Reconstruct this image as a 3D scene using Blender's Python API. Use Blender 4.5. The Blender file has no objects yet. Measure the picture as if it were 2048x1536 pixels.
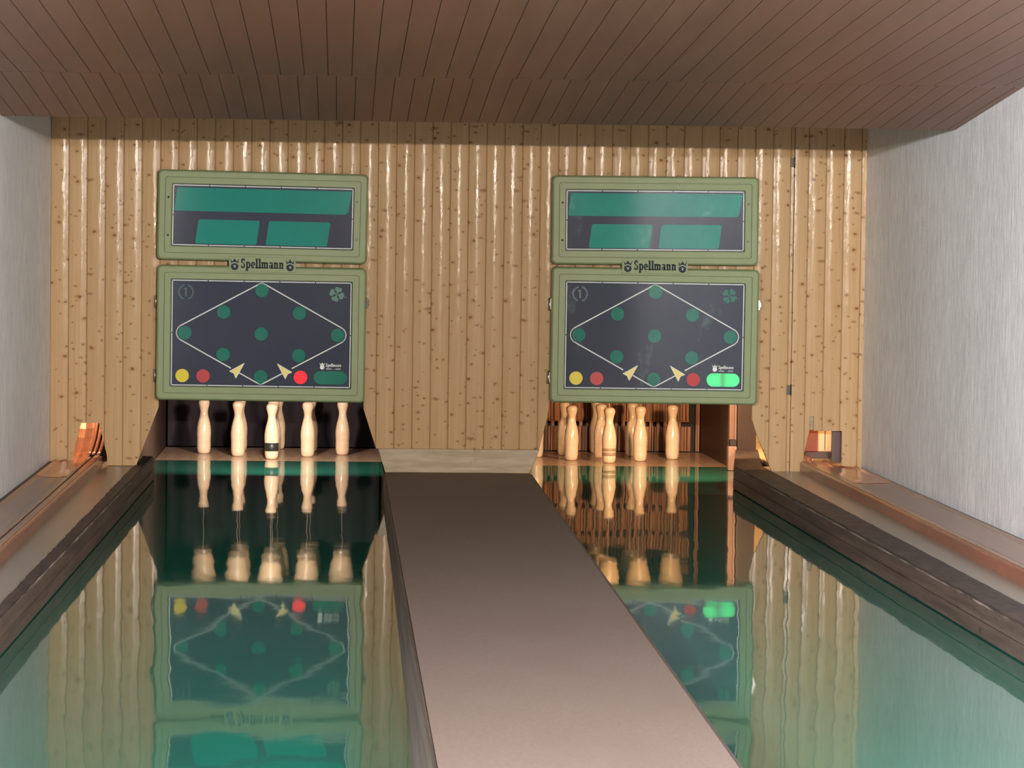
import bpy, bmesh, math, random
from mathutils import Matrix, Vector
random.seed(7)
S = bpy.context.scene
COL = S.collection
PI = math.pi

# ------------------------------------------------------------------ camera
YAW, PITCH, ROLL, FPX = 0.0587, -0.0491, 0.0125, 5900.0
fw = Vector((math.sin(YAW)*math.cos(PITCH), math.cos(YAW)*math.cos(PITCH), math.sin(PITCH)))
rt = Vector((math.cos(YAW), -math.sin(YAW), 0))
up = rt.cross(fw)
r2 = rt*math.cos(ROLL) + up*math.sin(ROLL)
u2 = -rt*math.sin(ROLL) + up*math.cos(ROLL)
cd = bpy.data.cameras.new('camera')
cd.sensor_width = 36.0
cd.lens = 36.0*FPX/2048
cd.clip_start = 0.1
cd.clip_end = 200
cam = bpy.data.objects.new('camera', cd)
COL.objects.link(cam)
m = Matrix((r2, u2, -fw)).transposed().to_4x4()
m.translation = (0, 0, 1.6)
cam.matrix_world = m
S.camera = cam

# ------------------------------------------------------------------ world, lights, exposure
w = bpy.data.worlds.new('world')
S.world = w
w.use_nodes = True
w.node_tree.nodes['Background'].inputs[0].default_value = (1.0, 0.87, 0.76, 1)
w.node_tree.nodes['Background'].inputs[1].default_value = 1.1
vs = S.view_settings
vs.view_transform = 'Standard'
vs.look = 'None'
vs.exposure = 0.28
vs.gamma = 1.0
vs.use_curve_mapping = False


def area(name, loc, target, power, col, sx, sy=None):
    d = bpy.data.lights.new(name, 'AREA')
    d.energy = power
    d.color = col
    d.shape = 'RECTANGLE'
    d.size = sx
    d.size_y = sy or sx
    o = bpy.data.objects.new(name, d)
    COL.objects.link(o)
    o.location = loc
    o.rotation_euler = (Vector(target)-Vector(loc)).to_track_quat('-Z', 'Z').to_euler()
    return o


# the middle room lamp hangs behind the bowler; the outer two are added fill
area('room_or_fill_lamp', (1.52, -1.0, 2.445), (0.8, 19.0, 1.2), 1250, (1.0, 0.86, 0.72), 0.40, 0.08)
area('room_or_fill_lamp', (-4.6, -1.5, 2.45), (0.8, 19.0, 1.2), 7000, (0.97, 0.97, 1.0), 3.2, 0.10)  # added fill that brightens the right silver wall
area('room_or_fill_lamp', (6.0, -1.5, 2.45), (0.8, 19.0, 1.2), 2500, (0.97, 0.97, 1.0), 3.2, 0.10)  # added fill that brightens the left silver wall
# lamps mounted inside the two pin boxes, above the openings
area('pin_lamp', (-0.42, 19.70, 0.63), (-0.40, 21.6, 0.60), 42, (1.0, 0.78, 0.64), 0.09)
area('pin_lamp', (2.50, 19.45, 0.63), (1.75, 21.5, 0.58), 40, (1.0, 0.60, 0.32), 0.09)
# lamps of the two ball returns behind the wall
area('return_lamp', (3.12, 18.78, 0.95), (3.12, 18.98, 0.2), 7, (1.0, 0.60, 0.34), 0.10)
area('return_lamp', (3.10, 20.3, 1.15), (3.08, 21.2, 0.2), 9, (1.0, 0.60, 0.30), 0.12)
area('return_lamp', (-1.55, 19.3, 1.00), (-1.57, 18.6, 0.15), 12, (1.0, 0.60, 0.34), 0.12)


# ------------------------------------------------------------------ material helpers
def newmat(name):
    mt = bpy.data.materials.new(name)
    mt.use_nodes = True
    nt = mt.node_tree
    return mt, nt, nt.nodes['Principled BSDF']


def N(nt, t, **kw):
    n = nt.nodes.new(t)
    for k, v in kw.items():
        setattr(n, k, v)
    return n


def L(nt, a, b):
    nt.links.new(a, b)


def math_n(nt, op, a, b=None, c=None):
    n = N(nt, 'ShaderNodeMath', operation=op)
    for i, v in enumerate((a, b, c)):
        if v is None:
            continue
        if isinstance(v, (int, float)):
            n.inputs[i].default_value = v
        else:
            L(nt, v, n.inputs[i])
    return n.outputs[0]


def mixc(nt, fac, a, b, mode='MIX'):
    n = N(nt, 'ShaderNodeMix', data_type='RGBA', blend_type=mode)
    for sock, v in ((n.inputs[0], fac), (n.inputs[6], a), (n.inputs[7], b)):
        if isinstance(v, (int, float)):
            sock.default_value = v
        elif isinstance(v, tuple):
            sock.default_value = v if len(v) == 4 else v+(1,)
        else:
            L(nt, v, sock)
    return n.outputs[2]


def noise(nt, scale=(1, 1, 1), detail=3, rough=0.55, s=1.0):
    tc = N(nt, 'ShaderNodeTexCoord')
    mp = N(nt, 'ShaderNodeMapping')
    mp.inputs['Scale'].default_value = scale
    L(nt, tc.outputs['Object'], mp.inputs[0])
    n = N(nt, 'ShaderNodeTexNoise')
    n.inputs['Scale'].default_value = s
    n.inputs['Detail'].default_value = detail
    n.inputs['Roughness'].default_value = rough
    L(nt, mp.outputs[0], n.inputs['Vector'])
    return n.outputs['Fac']


def ramp(nt, fac, lo, hi):
    n = N(nt, 'ShaderNodeMapRange')
    n.inputs[1].default_value = lo
    n.inputs[2].default_value = hi
    L(nt, fac, n.inputs[0])
    return n.outputs[0]


def bump(nt, bsdf, h, dist=0.002, strength=1.0):
    b = N(nt, 'ShaderNodeBump')
    b.inputs['Strength'].default_value = strength
    b.inputs['Distance'].default_value = dist
    L(nt, h, b.inputs['Height'])
    L(nt, b.outputs[0], bsdf.inputs['Normal'])


def plain(name, col, rough=0.5, metal=0.0, spec=0.5, emit=None, es=0.0):
    mt, nt, b = newmat(name)
    b.inputs['Base Color'].default_value = col+(1,)
    b.inputs['Roughness'].default_value = rough
    b.inputs['Metallic'].default_value = metal
    b.inputs['Specular IOR Level'].default_value = spec
    if emit:
        b.inputs['Emission Color'].default_value = emit+(1,)
        b.inputs['Emission Strength'].default_value = es
    return mt


def noisy(name, a, b_, scale, rough=0.5, metal=0.0, spec=0.5, lo=0.35, hi=0.65, detail=4, bd=0.0, third=None):
    mt, nt, b = newmat(name)
    f = noise(nt, scale, detail)
    c = mixc(nt, ramp(nt, f, lo, hi), a, b_)
    if third:
        f2 = noise(nt, third[1], 5, 0.7)
        c = mixc(nt, ramp(nt, f2, third[2], third[3]), c, third[0])
    L(nt, c, b.inputs['Base Color'])
    b.inputs['Roughness'].default_value = rough
    b.inputs['Metallic'].default_value = metal
    b.inputs['Specular IOR Level'].default_value = spec
    if bd:
        bump(nt, b, f, bd)
    return mt


BW = 0.1134          # width of one wall board
BOFF = -1.806


def pine_mat(name, light, dark, rough=0.3, knots=True):
    mt, nt, b = newmat(name)
    tc = N(nt, 'ShaderNodeTexCoord')
    sp = N(nt, 'ShaderNodeSeparateXYZ')
    L(nt, tc.outputs['Object'], sp.inputs[0])
    x, z = sp.outputs[0], sp.outputs[2]
    idx = math_n(nt, 'FLOOR', math_n(nt, 'DIVIDE', math_n(nt, 'SUBTRACT', x, BOFF), BW))
    wn = N(nt, 'ShaderNodeTexWhiteNoise', noise_dimensions='1D')
    L(nt, idx, wn.inputs['W'])
    zz = math_n(nt, 'ADD', z, math_n(nt, 'MULTIPLY', wn.outputs['Value'], 17.0))
    cv = N(nt, 'ShaderNodeCombineXYZ')
    L(nt, math_n(nt, 'MULTIPLY', x, 70.0), cv.inputs[0])
    L(nt, math_n(nt, 'MULTIPLY', zz, 1.6), cv.inputs[1])
    g = N(nt, 'ShaderNodeTexNoise')
    g.inputs['Scale'].default_value = 1.0
    g.inputs['Detail'].default_value = 3
    g.inputs['Distortion'].default_value = 0.6
    L(nt, cv.outputs[0], g.inputs['Vector'])
    c = mixc(nt, ramp(nt, g.outputs['Fac'], 0.3, 0.75), light, dark)
    tint = ramp(nt, wn.outputs['Value'], -0.6, 1.6)
    c = mixc(nt, math_n(nt, 'MULTIPLY', tint, 0.42), c, (dark[0]*0.82, dark[1]*0.72, dark[2]*0.62))
    if knots:
        for (sc, r0, r1, thr, seed, amt) in ((7.2, 0.03, 0.090, 0.22, 3.1, 1.0), (13.0, 0.035, 0.095, 0.50, 9.7, 0.95)):
            v2 = N(nt, 'ShaderNodeCombineXYZ')
            L(nt, math_n(nt, 'ADD', math_n(nt, 'MULTIPLY', x, 0.85), seed), v2.inputs[0])
            L(nt, math_n(nt, 'ADD', math_n(nt, 'MULTIPLY', zz, 1.15), math_n(nt, 'MULTIPLY', g.outputs['Fac'], 0.018)), v2.inputs[1])
            vo = N(nt, 'ShaderNodeTexVoronoi', voronoi_dimensions='2D')
            vo.inputs['Scale'].default_value = sc
            L(nt, v2.outputs[0], vo.inputs['Vector'])
            sc_ = N(nt, 'ShaderNodeSeparateColor')
            L(nt, vo.outputs['Color'], sc_.inputs[0])
            on = math_n(nt, 'GREATER_THAN', sc_.outputs[0], thr)
            rr = math_n(nt, 'ADD', math_n(nt, 'MULTIPLY', sc_.outputs[1], r1-r0), r0)
            k = math_n(nt, 'SUBTRACT', 1.0, math_n(nt, 'DIVIDE', vo.outputs['Distance'], rr))
            k = math_n(nt, 'MAXIMUM', k, 0.0)
            core = math_n(nt, 'MULTIPLY', math_n(nt, 'MINIMUM', math_n(nt, 'MULTIPLY', k, 2.2), 1.0), on)
            c = mixc(nt, math_n(nt, 'MULTIPLY', core, amt), c, (0.125, 0.058, 0.022))
            halo = math_n(nt, 'MAXIMUM', math_n(nt, 'SUBTRACT', 1.0, math_n(nt, 'DIVIDE', vo.outputs['Distance'], math_n(nt, 'MULTIPLY', rr, 2.6))), 0.0)
            c = mixc(nt, math_n(nt, 'MULTIPLY', math_n(nt, 'MULTIPLY', halo, on), 0.5), c, (0.33, 0.17, 0.06))
        # flared grain beside the larger knots
        v3 = N(nt, 'ShaderNodeCombineXYZ')
        L(nt, math_n(nt, 'MULTIPLY', x, 0.36), v3.inputs[0])
        L(nt, math_n(nt, 'ADD', zz, math_n(nt, 'MULTIPLY', g.outputs['Fac'], 0.02)), v3.inputs[1])
        vo = N(nt, 'ShaderNodeTexVoronoi', voronoi_dimensions='2D')
        vo.inputs['Scale'].default_value = 9.0
        L(nt, v3.outputs[0], vo.inputs['Vector'])
        sc_ = N(nt, 'ShaderNodeSeparateColor')
        L(nt, vo.outputs['Color'], sc_.inputs[0])
        on = math_n(nt, 'GREATER_THAN', sc_.outputs[0], 0.55)
        rr = math_n(nt, 'ADD', math_n(nt, 'MULTIPLY', sc_.outputs[1], 0.10), 0.05)
        k = math_n(nt, 'MAXIMUM', math_n(nt, 'SUBTRACT', 1.0, math_n(nt, 'DIVIDE', vo.outputs['Distance'], rr)), 0.0)
        c = mixc(nt, math_n(nt, 'MULTIPLY', math_n(nt, 'MULTIPLY', k, on), 0.95), c, (0.20, 0.095, 0.036))
    L(nt, c, b.inputs['Base Color'])
    # varnish: unevenly glossy along each board
    cg = N(nt, 'ShaderNodeCombineXYZ')
    L(nt, math_n(nt, 'MULTIPLY', idx, 3.7), cg.inputs[0])
    L(nt, math_n(nt, 'MULTIPLY', zz, 5.0), cg.inputs[1])
    gl = N(nt, 'ShaderNodeTexNoise')
    gl.inputs['Scale'].default_value = 1.0
    gl.inputs['Detail'].default_value = 3
    L(nt, cg.outputs[0], gl.inputs['Vector'])
    L(nt, math_n(nt, 'ADD', math_n(nt, 'MULTIPLY', gl.outputs['Fac'], 0.22), rough-0.11), b.inputs['Roughness'])
    b.inputs['Specular IOR Level'].default_value = 0.085
    cw = N(nt, 'ShaderNodeCombineXYZ')
    L(nt, math_n(nt, 'MULTIPLY', x, 16.0), cw.inputs[0])
    L(nt, math_n(nt, 'MULTIPLY', zz, 6.5), cw.inputs[1])
    wv = N(nt, 'ShaderNodeTexNoise')
    wv.inputs['Scale'].default_value = 1.0
    wv.inputs['Detail'].default_value = 4
    L(nt, cw.outputs[0], wv.inputs['Vector'])
    bump(nt, b, wv.outputs['Fac'], 0.0024, 1.0)
    return mt


M = {}
M['pine'] = pine_mat('pine_boards', (0.54, 0.375, 0.212), (0.45, 0.305, 0.162), 0.17)
M['ceiling'] = noisy('ceiling_boards', (0.25, 0.128, 0.084), (0.195, 0.097, 0.062), (9, 0.6, 9), 0.5, lo=0.3, hi=0.7, third=((0.27, 0.105, 0.066), (0.5, 0.3, 0.5), 0.5, 0.75))
M['gap'] = plain('board_gap', (0.15, 0.078, 0.052), 0.8)
M['silver'] = None
M['trimwood'] = noisy('pale_base_board', (0.40, 0.32, 0.20), (0.28, 0.21, 0.12), (5, 30, 42), 0.45, third=((0.20, 0.12, 0.06), (9, 1, 10), 0.64, 0.75))


def silver_mat():
    mt, nt, b = newmat('silver_wallpaper')
    f = noise(nt, (1, 48, 6.5), 6, 0.75)
    f2 = noise(nt, (1, 1.3, 0.7), 2, 0.5)
    c = mixc(nt, ramp(nt, f, 0.34, 0.66), (0.62, 0.63, 0.635), (0.97, 0.975, 0.98))
    c = mixc(nt, math_n(nt, 'MULTIPLY', ramp(nt, f2, 0.35, 0.7), 0.2), c, (0.42, 0.42, 0.41))
    L(nt, c, b.inputs['Base Color'])
    b.inputs['Metallic'].default_value = 0.1
    b.inputs['Roughness'].default_value = 0.45
    bump(nt, b, f, 0.009, 1.0)
    return mt


M['silver'] = silver_mat()


def lane_mat():
    mt, nt, b = newmat('green_lane')
    f = noise(nt, (2.2, 0.9, 1), 2, 0.5)
    f2 = noise(nt, (14, 5, 1), 2, 0.5)
    f3 = noise(nt, (0.8, 0.5, 1), 3, 0.6)
    c = mixc(nt, ramp(nt, f3, 0.3, 0.7), (0.016, 0.135, 0.100), (0.020, 0.152, 0.112))
    L(nt, c, b.inputs['Base Color'])
    b.inputs['Roughness'].default_value = 0.035
    b.inputs['IOR'].default_value = 1.55
    h = math_n(nt, 'ADD', f, math_n(nt, 'MULTIPLY', f2, 0.05))
    bump(nt, b, h, 0.0026, 1.0)
    return mt


M['lane'] = lane_mat()
M['deck'] = noisy('pin_deck_wood', (0.56, 0.41, 0.29), (0.46, 0.32, 0.22), (22, 2, 4), 0.25)
M['kerb'] = noisy('dark_kerb_timber', (0.056, 0.041, 0.035), (0.125, 0.086, 0.068), (14, 1.2, 26), 0.55, spec=0.25, lo=0.3, hi=0.72, bd=0.004, third=((0.030, 0.022, 0.018), (30, 9, 30), 0.58, 0.70))
M['kerbtop'] = noisy('dark_kerb_top', (0.038, 0.030, 0.028), (0.078, 0.056, 0.047), (26, 4, 26), 0.55, spec=0.25, lo=0.35, hi=0.7, bd=0.003, third=((0.15, 0.11, 0.085), (40, 12, 40), 0.66, 0.74))
M['worn'] = noisy('scuffed_edge', (0.07, 0.055, 0.048), (0.34, 0.29, 0.26), (20, 3.0, 20), 0.5, spec=0.25, lo=0.42, hi=0.68)
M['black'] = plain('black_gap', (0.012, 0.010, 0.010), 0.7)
M['greyfloor'] = noisy('grey_side_floor', (0.26, 0.235, 0.195), (0.235, 0.21, 0.175), (4, 2, 4), 0.28)
M['rail'] = noisy('brown_rail', (0.30, 0.105, 0.062), (0.22, 0.078, 0.046), (8, 1.5, 8), 0.18, spec=0.6)
M['railtop'] = noisy('tan_rail_top', (0.33, 0.175, 0.100), (0.22, 0.115, 0.066), (40, 1.2, 40), 0.25)
M['copper'] = noisy('copper_sheet', (0.66, 0.330, 0.205), (0.44, 0.200, 0.120), (18, 3, 12), 0.22, metal=0.75)
M['carpet'] = noisy('runner_felt', (0.200, 0.158, 0.136), (0.184, 0.144, 0.123), (90, 30, 20), 0.75, spec=0.3, bd=0.001, third=((0.178, 0.137, 0.117), (1.4, 0.5, 1), 0.45, 0.75))
M['runside'] = noisy('runner_edge_wood', (0.055, 0.044, 0.038), (0.110, 0.088, 0.074), (60, 0.8, 60), 0.5, bd=0.003)
M['dkwood'] = noisy('dark_brown_wood', (0.075, 0.042, 0.032), (0.048, 0.027, 0.022), (30, 30, 2), 0.4)
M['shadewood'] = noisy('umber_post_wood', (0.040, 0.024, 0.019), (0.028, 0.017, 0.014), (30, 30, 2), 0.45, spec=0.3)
M['redwood'] = noisy('red_brown_wood', (0.30, 0.075, 0.030), (0.22, 0.055, 0.022), (20, 20, 2), 0.4)
M['palewood'] = noisy('pale_post_wood', (0.26, 0.150, 0.108), (0.21, 0.118, 0.085), (40, 40, 2), 0.45)
M['cream'] = noisy('cream_board', (0.74, 0.55, 0.30), (0.64, 0.46, 0.24), (12, 12, 2), 0.4)
M['cloth'] = noisy('black_curtain_cloth', (0.018, 0.015, 0.020), (0.032, 0.026, 0.032), (6, 6, 1), 0.8, spec=0.2)
M['slat'] = noisy('brown_slats', (0.52, 0.22, 0.075), (0.13, 0.046, 0.018), (60, 4, 1.2), 0.45, spec=0.25, lo=0.34, hi=0.62)
M['pin'] = noisy('lacquered_pin_wood', (0.76, 0.62, 0.45), (0.70, 0.55, 0.38), (14, 14, 30), 0.22, third=((0.22, 0.13, 0.08), (60, 60, 70), 0.74, 0.78))
M['bandk'] = plain('black_band', (0.022, 0.026, 0.026), 0.4)
M['bandb'] = plain('worn_brown_band', (0.36, 0.25, 0.16), 0.4)
M['string'] = plain('grey_cord', (0.55, 0.48, 0.42), 0.6)
M['cup'] = noisy('cream_cup', (0.66, 0.52, 0.34), (0.58, 0.44, 0.27), (10, 10, 10), 0.4)
M['olive'] = noisy('olive_plastic', (0.222, 0.285, 0.142), (0.208, 0.268, 0.132), (6, 6, 6), 0.42, spec=0.3)
M['olived'] = plain('olive_shadow_gap', (0.150, 0.185, 0.080), 0.6)  # darker olive paints shade into the frame grooves
M['glass'] = noisy('dark_slate_screen', (0.036, 0.046, 0.076), (0.045, 0.053, 0.082), (2.5, 1, 1.5), 0.08, spec=0.16, lo=0.3, hi=0.75)
M['glassw'] = noisy('scuffed_slate_screen', (0.036, 0.046, 0.074), (0.050, 0.058, 0.084), (2.5, 1, 1.5), 0.08, spec=0.16, lo=0.3, hi=0.75, third=((0.11, 0.15, 0.16), (5, 1, 3), 0.60, 0.80))
M['teal'] = noisy('teal_window', (0.008, 0.225, 0.185), (0.011, 0.245, 0.205), (3, 1, 3), 0.08, spec=0.16)
M['tealw'] = noisy('scuffed_teal_window', (0.008, 0.225, 0.185), (0.022, 0.265, 0.220), (3, 1, 3), 0.08, spec=0.16, third=((0.15, 0.40, 0.34), (5, 1, 6), 0.62, 0.82))
M['lampgreen'] = noisy('unlit_green_lens', (0.018, 0.165, 0.122), (0.025, 0.190, 0.142), (9, 1, 9), 0.08, spec=0.16)
M['lampred'] = plain('unlit_red_lens', (0.46, 0.045, 0.050), 0.3, spec=0.16)
M['lampyel'] = plain('yellow_lens', (0.70, 0.58, 0.045), 0.3, spec=0.16)
M['redlit'] = plain('lit_red_lens', (0.25, 0.0, 0.003), 0.3, spec=0.16, emit=(1.0, 0.0, 0.016), es=0.85)
M['arrow'] = plain('yellow_arrow', (0.72, 0.64, 0.17), 0.4)
M['white'] = plain('white_print', (0.72, 0.78, 0.78), 0.45)
M['greyprint'] = plain('faint_grey_print', (0.075, 0.125, 0.135), 0.3, spec=0.16)
M['greenprint'] = noisy('faint_green_print', (0.026, 0.140, 0.108), (0.036, 0.165, 0.130), (14, 1, 14), 0.3, spec=0.16)
M['ink'] = plain('dark_slate_ink', (0.022, 0.034, 0.044), 0.5, spec=0.1)
M['metal'] = plain('steel', (0.55, 0.53, 0.50), 0.3, 1.0)
M['dkmetal'] = plain('dark_iron', (0.05, 0.045, 0.04), 0.4, 0.6)


def greenlit_mat():
    mt, nt, b = newmat('lit_green_lens')
    b.inputs['Base Color'].default_value = (0.0, 0.20, 0.08, 1)
    b.inputs['Roughness'].default_value = 0.3
    tc = N(nt, 'ShaderNodeTexCoord')
    sp = N(nt, 'ShaderNodeSeparateXYZ')
    L(nt, tc.outputs['Generated'], sp.inputs[0])
    # two bulbs behind the lens
    d = math_n(nt, 'MINIMUM', math_n(nt, 'ABSOLUTE', math_n(nt, 'SUBTRACT', sp.outputs[0], 0.20)),
               math_n(nt, 'ABSOLUTE', math_n(nt, 'SUBTRACT', sp.outputs[0], 0.78)))
    e = math_n(nt, 'SUBTRACT', 1.0, math_n(nt, 'MULTIPLY', math_n(nt, 'MULTIPLY', d, d), 9.0))
    L(nt, e, b.inputs['Emission Strength'])
    b.inputs['Emission Color'].default_value = (0.0, 0.74, 0.16, 1)
    return mt


M['greenlit'] = greenlit_mat()


# ------------------------------------------------------------------ mesh helpers
class MB:
    def __init__(s):
        s.v, s.f, s.sm, s.mi = [], [], [], []

    def face(s, pts, smooth=False, mi=0):
        i = len(s.v)
        s.v += [tuple(p) for p in pts]
        s.f.append(tuple(range(i, i+len(pts))))
        s.sm.append(smooth)
        s.mi.append(mi)

    def grid(s, rows, smooth=True, close=False, mi=0):
        i0 = len(s.v)
        n = len(rows[0])
        for r in rows:
            s.v += [tuple(p) for p in r]
        for a in range(len(rows)-1):
            for c in range(n if close else n-1):
                d = (c+1) % n
                s.f.append((i0+a*n+c, i0+a*n+d, i0+(a+1)*n+d, i0+(a+1)*n+c))
                s.sm.append(smooth)
                s.mi.append(mi)
        return s

    def box(s, x0, x1, y0, y1, z0, z1, mi=0):
        p = [(x, y, z) for x in (x0, x1) for y in (y0, y1) for z in (z0, z1)]
        for q in ((0, 1, 3, 2), (4, 6, 7, 5), (0, 4, 5, 1), (2, 3, 7, 6), (0, 2, 6, 4), (1, 5, 7, 3)):
            s.face([p[k] for k in q], mi=mi)
        return s

    def prism(s, poly, y0, y1, smooth=False):     # polygon in xz, extruded along y
        n = len(poly)
        s.face([(x, y0, z) for x, z in poly])
        s.face([(x, y1, z) for x, z in reversed(poly)])
        for k in range(n):
            a, b = poly[k], poly[(k+1) % n]
            s.face([(a[0], y0, a[1]), (a[0], y1, a[1]), (b[0], y1, b[1]), (b[0], y0, b[1])], smooth)
        return s

    def sweep(s, prof, path, smooth=False, cap=True, mi=0):
        # prof(k) -> list of (x,z) at station k ; path = list of y values
        rows = [[(x, y, z) for x, z in prof(k)] for k, y in enumerate(path)]
        n = len(rows[0])
        for a in range(len(rows)-1):
            for c in range(n):
                d = (c+1) % n
                s.face([rows[a][c], rows[a][d], rows[a+1][d], rows[a+1][c]], smooth, mi)
        if cap:
            s.face(list(reversed(rows[0])), mi=mi)
            s.face(rows[-1], mi=mi)
        return s

    def lathe(s, prof, n=32, cx=0, cy=0, cz=0):
        rows = [[(cx+r*math.cos(2*PI*k/n), cy+r*math.sin(2*PI*k/n), cz+z) for k in range(n)] for r, z in prof]
        s.grid(rows, True, True)
        return s

    def build(s, name, mats, parent=None, loc=None, bevel=0.0, weld=True):
        me = bpy.data.meshes.new(name)
        me.from_pydata(s.v, [], s.f)
        for k, p in enumerate(me.polygons):
            p.use_smooth = s.sm[k]
            p.material_index = s.mi[k]
        if not isinstance(mats, (list, tuple)):
            mats = [mats]
        for q in mats:
            me.materials.append(q)
        bm = bmesh.new()
        bm.from_mesh(me)
        if weld:
            bmesh.ops.remove_doubles(bm, verts=bm.verts, dist=0.00005)
        if bevel:
            es = [e for e in bm.edges if len(e.link_faces) == 2 and e.calc_face_angle(0) > 0.6]
            bmesh.ops.bevel(bm, geom=es, offset=bevel, segments=2, profile=0.6, affect='EDGES')
        if weld:
            bmesh.ops.recalc_face_normals(bm, faces=bm.faces)
        bm.to_mesh(me)
        bm.free()
        o = bpy.data.objects.new(name, me)
        COL.objects.link(o)
        if parent:
            o.parent = parent
        if loc:
            o.location = loc
        return o


def tag(o, label, cat, group=None):
    o['label'] = label
    o['category'] = cat
    if group:
        o['group'] = group
    return o


def thing(name, label, cat, loc=(0, 0, 0), group=None):
    o = bpy.data.objects.new(name, None)
    COL.objects.link(o)
    o.empty_display_size = 0.05
    o.location = loc
    return tag(o, label, cat, group)


def struct(o):
    o['kind'] = 'structure'
    return o


def lerp(a, b, t):
    return a+(b-a)*t


def pl(y, y0, x0, y1, x1):           # straight line x(y) through two measured points
    return x0+(x1-x0)*(y-y0)/(y1-y0)


# ------------------------------------------------------------------ room shell
XL, XR = -1.806, 3.325
WY = 18.58           # front of the boarded wall
SF = 0.147           # side floors left and right of the lanes

# slope of the wall's lower edge with the openings and ball-return holes cut into it
ZB = [(-1.806, .150), (-1.656, .150), (-1.656, .223), (-1.613, .415), (-1.498, .416), (-1.447, .209), (-1.447, .150),
      (-1.266, .150), (-1.128, .517), (-1.128, .63), (0.157, .63), (0.157, .519), (0.238, .270), (1.269, .270),
      (1.32, .492), (1.328, .555), (1.328, .63), (2.621, .63), (2.621, .478), (2.659, .361), (2.752, .147), (2.935, .147),
      (2.988, .408), (2.988, .498), (3.016, .498), (3.016, .406), (3.200, .406), (3.200, .150), (3.325, .150)]
SEAM = 2.866


def zb(x, side):
    # side=+1: value just right of x, -1: just left
    for (a, za), (b, zb_) in zip(ZB, ZB[1:]):
        if b-a < 1e-6:
            continue
        if (side > 0 and a-1e-7 <= x < b-1e-7) or (side < 0 and a+1e-7 < x <= b+1e-7):
            return za+(zb_-za)*(x-a)/(b-a)
    return ZB[-1][1]


def boarded_wall(x0, x1, top, mb):
    T = [0.0, 0.04, 0.13, 0.25, 0.38, 0.5, 0.62, 0.75, 0.87, 0.96, 1.0]
    xs = set()
    k0 = int(math.floor((x0-BOFF)/BW))
    k1 = int(math.ceil((x1-BOFF)/BW))
    for k in range(k0, k1+1):
        for t in T:
            xs.add(round(BOFF+(k+t)*BW, 6))
    for a, _ in ZB:
        xs.add(round(a, 6))
    xs = sorted(x for x in xs if x0-1e-6 <= x <= x1+1e-6)
    if xs[0] > x0+1e-5:
        xs.insert(0, x0)
    if xs[-1] < x1-1e-5:
        xs.append(x1)

    def yy(x):
        t = ((x-BOFF)/BW) % 1.0
        if t < 0.02 or t > 0.98:
            return 0.006
        s = (2*t-1)
        return -0.0075*(1-s*s)
    back = WY+0.028
    run = []

    def flush():
        if len(run) > 1:
            mb.grid([[p for p, q in run], [q for p, q in run]], True)
        run.clear()
    for a, b in zip(xs, xs[1:]):
        if b-a < 1e-5:
            continue
        za, zc = zb(a, 1), zb(b, -1)
        ya, yb = WY+yy(a), WY+yy(b)
        if ya < WY+0.004 and yb < WY+0.004:
            if not run or abs(run[-1][0][0]-a) > 1e-6 or abs(run[-1][0][2]-za) > 1e-5:
                flush()
                run.append(((a, ya, za), (a, ya, top)))
            run.append(((b, yb, zc), (b, yb, top)))
        else:
            flush()
            mb.face([(a, ya, za), (b, yb, zc), (b, yb, top), (a, ya, top)])
        mb.face([(a, ya, za), (a, back, za), (b, back, zc), (b, yb, zc)])
        mb.face([(a, back, za), (a, back, top), (b, back, top), (b, back, zc)])
        zl = zb(a, -1) if a > x0+1e-5 else top
        if abs(zl-za) > 1e-4:
            mb.face([(a, ya, za), (a, ya, zl), (a, back, zl), (a, back, za)])
    flush()
    mb.face([(xs[-1], WY, zb(xs[-1], -1)), (xs[-1], WY, top), (xs[-1], back, top), (xs[-1], back, zb(xs[-1], -1))])
    return mb


struct(boarded_wall(XL, SEAM-0.0025, 2.62, MB()).build('wall_back', M['pine'], weld=False))
door = struct(boarded_wall(SEAM+0.0025, XR, 2.62, MB()).build('door_1', M['pine'], weld=False))
for hz in (2.106, 0.665):
    hb = MB()
    hb.box(SEAM-0.026, SEAM-0.002, WY-0.011, WY-0.004, hz-0.03, hz+0.03)
    hb.lathe([(0.0, -0.034), (0.005, -0.034), (0.005, 0.034), (0.0, 0.034)], 12, SEAM-0.001, WY-0.010, hz)
    hb.build('hinge', M['dkmetal'], door)

wl = MB()
wl.box(XL-0.1, XL, 4, 23.2, -0.3, 3.4)
struct(wl.build('wall_left', M['silver']))
wr = MB()
wr.box(XR, XR+0.1, 4, 23.2, -0.3, 3.4)
struct(wr.build('wall_right', M['silver']))


# boarded ceiling: two sloping fields that come down to a lip in front of the wall
def boarded_slab(mb, x0, x1, pitch, phase, y0, z0, y1, z1, th=0.03, gap=0.0035):
    k = math.floor((x0-phase)/pitch)
    x = phase+k*pitch
    while x < x1:
        a, b = max(x+gap/2, x0), min(x+pitch-gap/2, x1)
        if b > a:
            mb.face([(a, y0, z0), (a, y1, z1), (b, y1, z1), (b, y0, z0)])
            mb.face([(a, y1, z1), (a, y1, z1+th), (b, y1, z1+th), (b, y1, z1)])
        c, d = max(x-gap/2, x0), min(x+gap/2, x1)
        if d > c:
            e = 0.003
            mb.face([(c, y0, z0+e), (c, y1, z1+e), (d, y1, z1+e), (d, y0, z0+e)], mi=1)
            for q in (c, d):
                mb.face([(q, y0, z0), (q, y1, z1), (q, y1, z1+e), (q, y0, z0+e)], mi=1)
        x += pitch
    return mb


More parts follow.
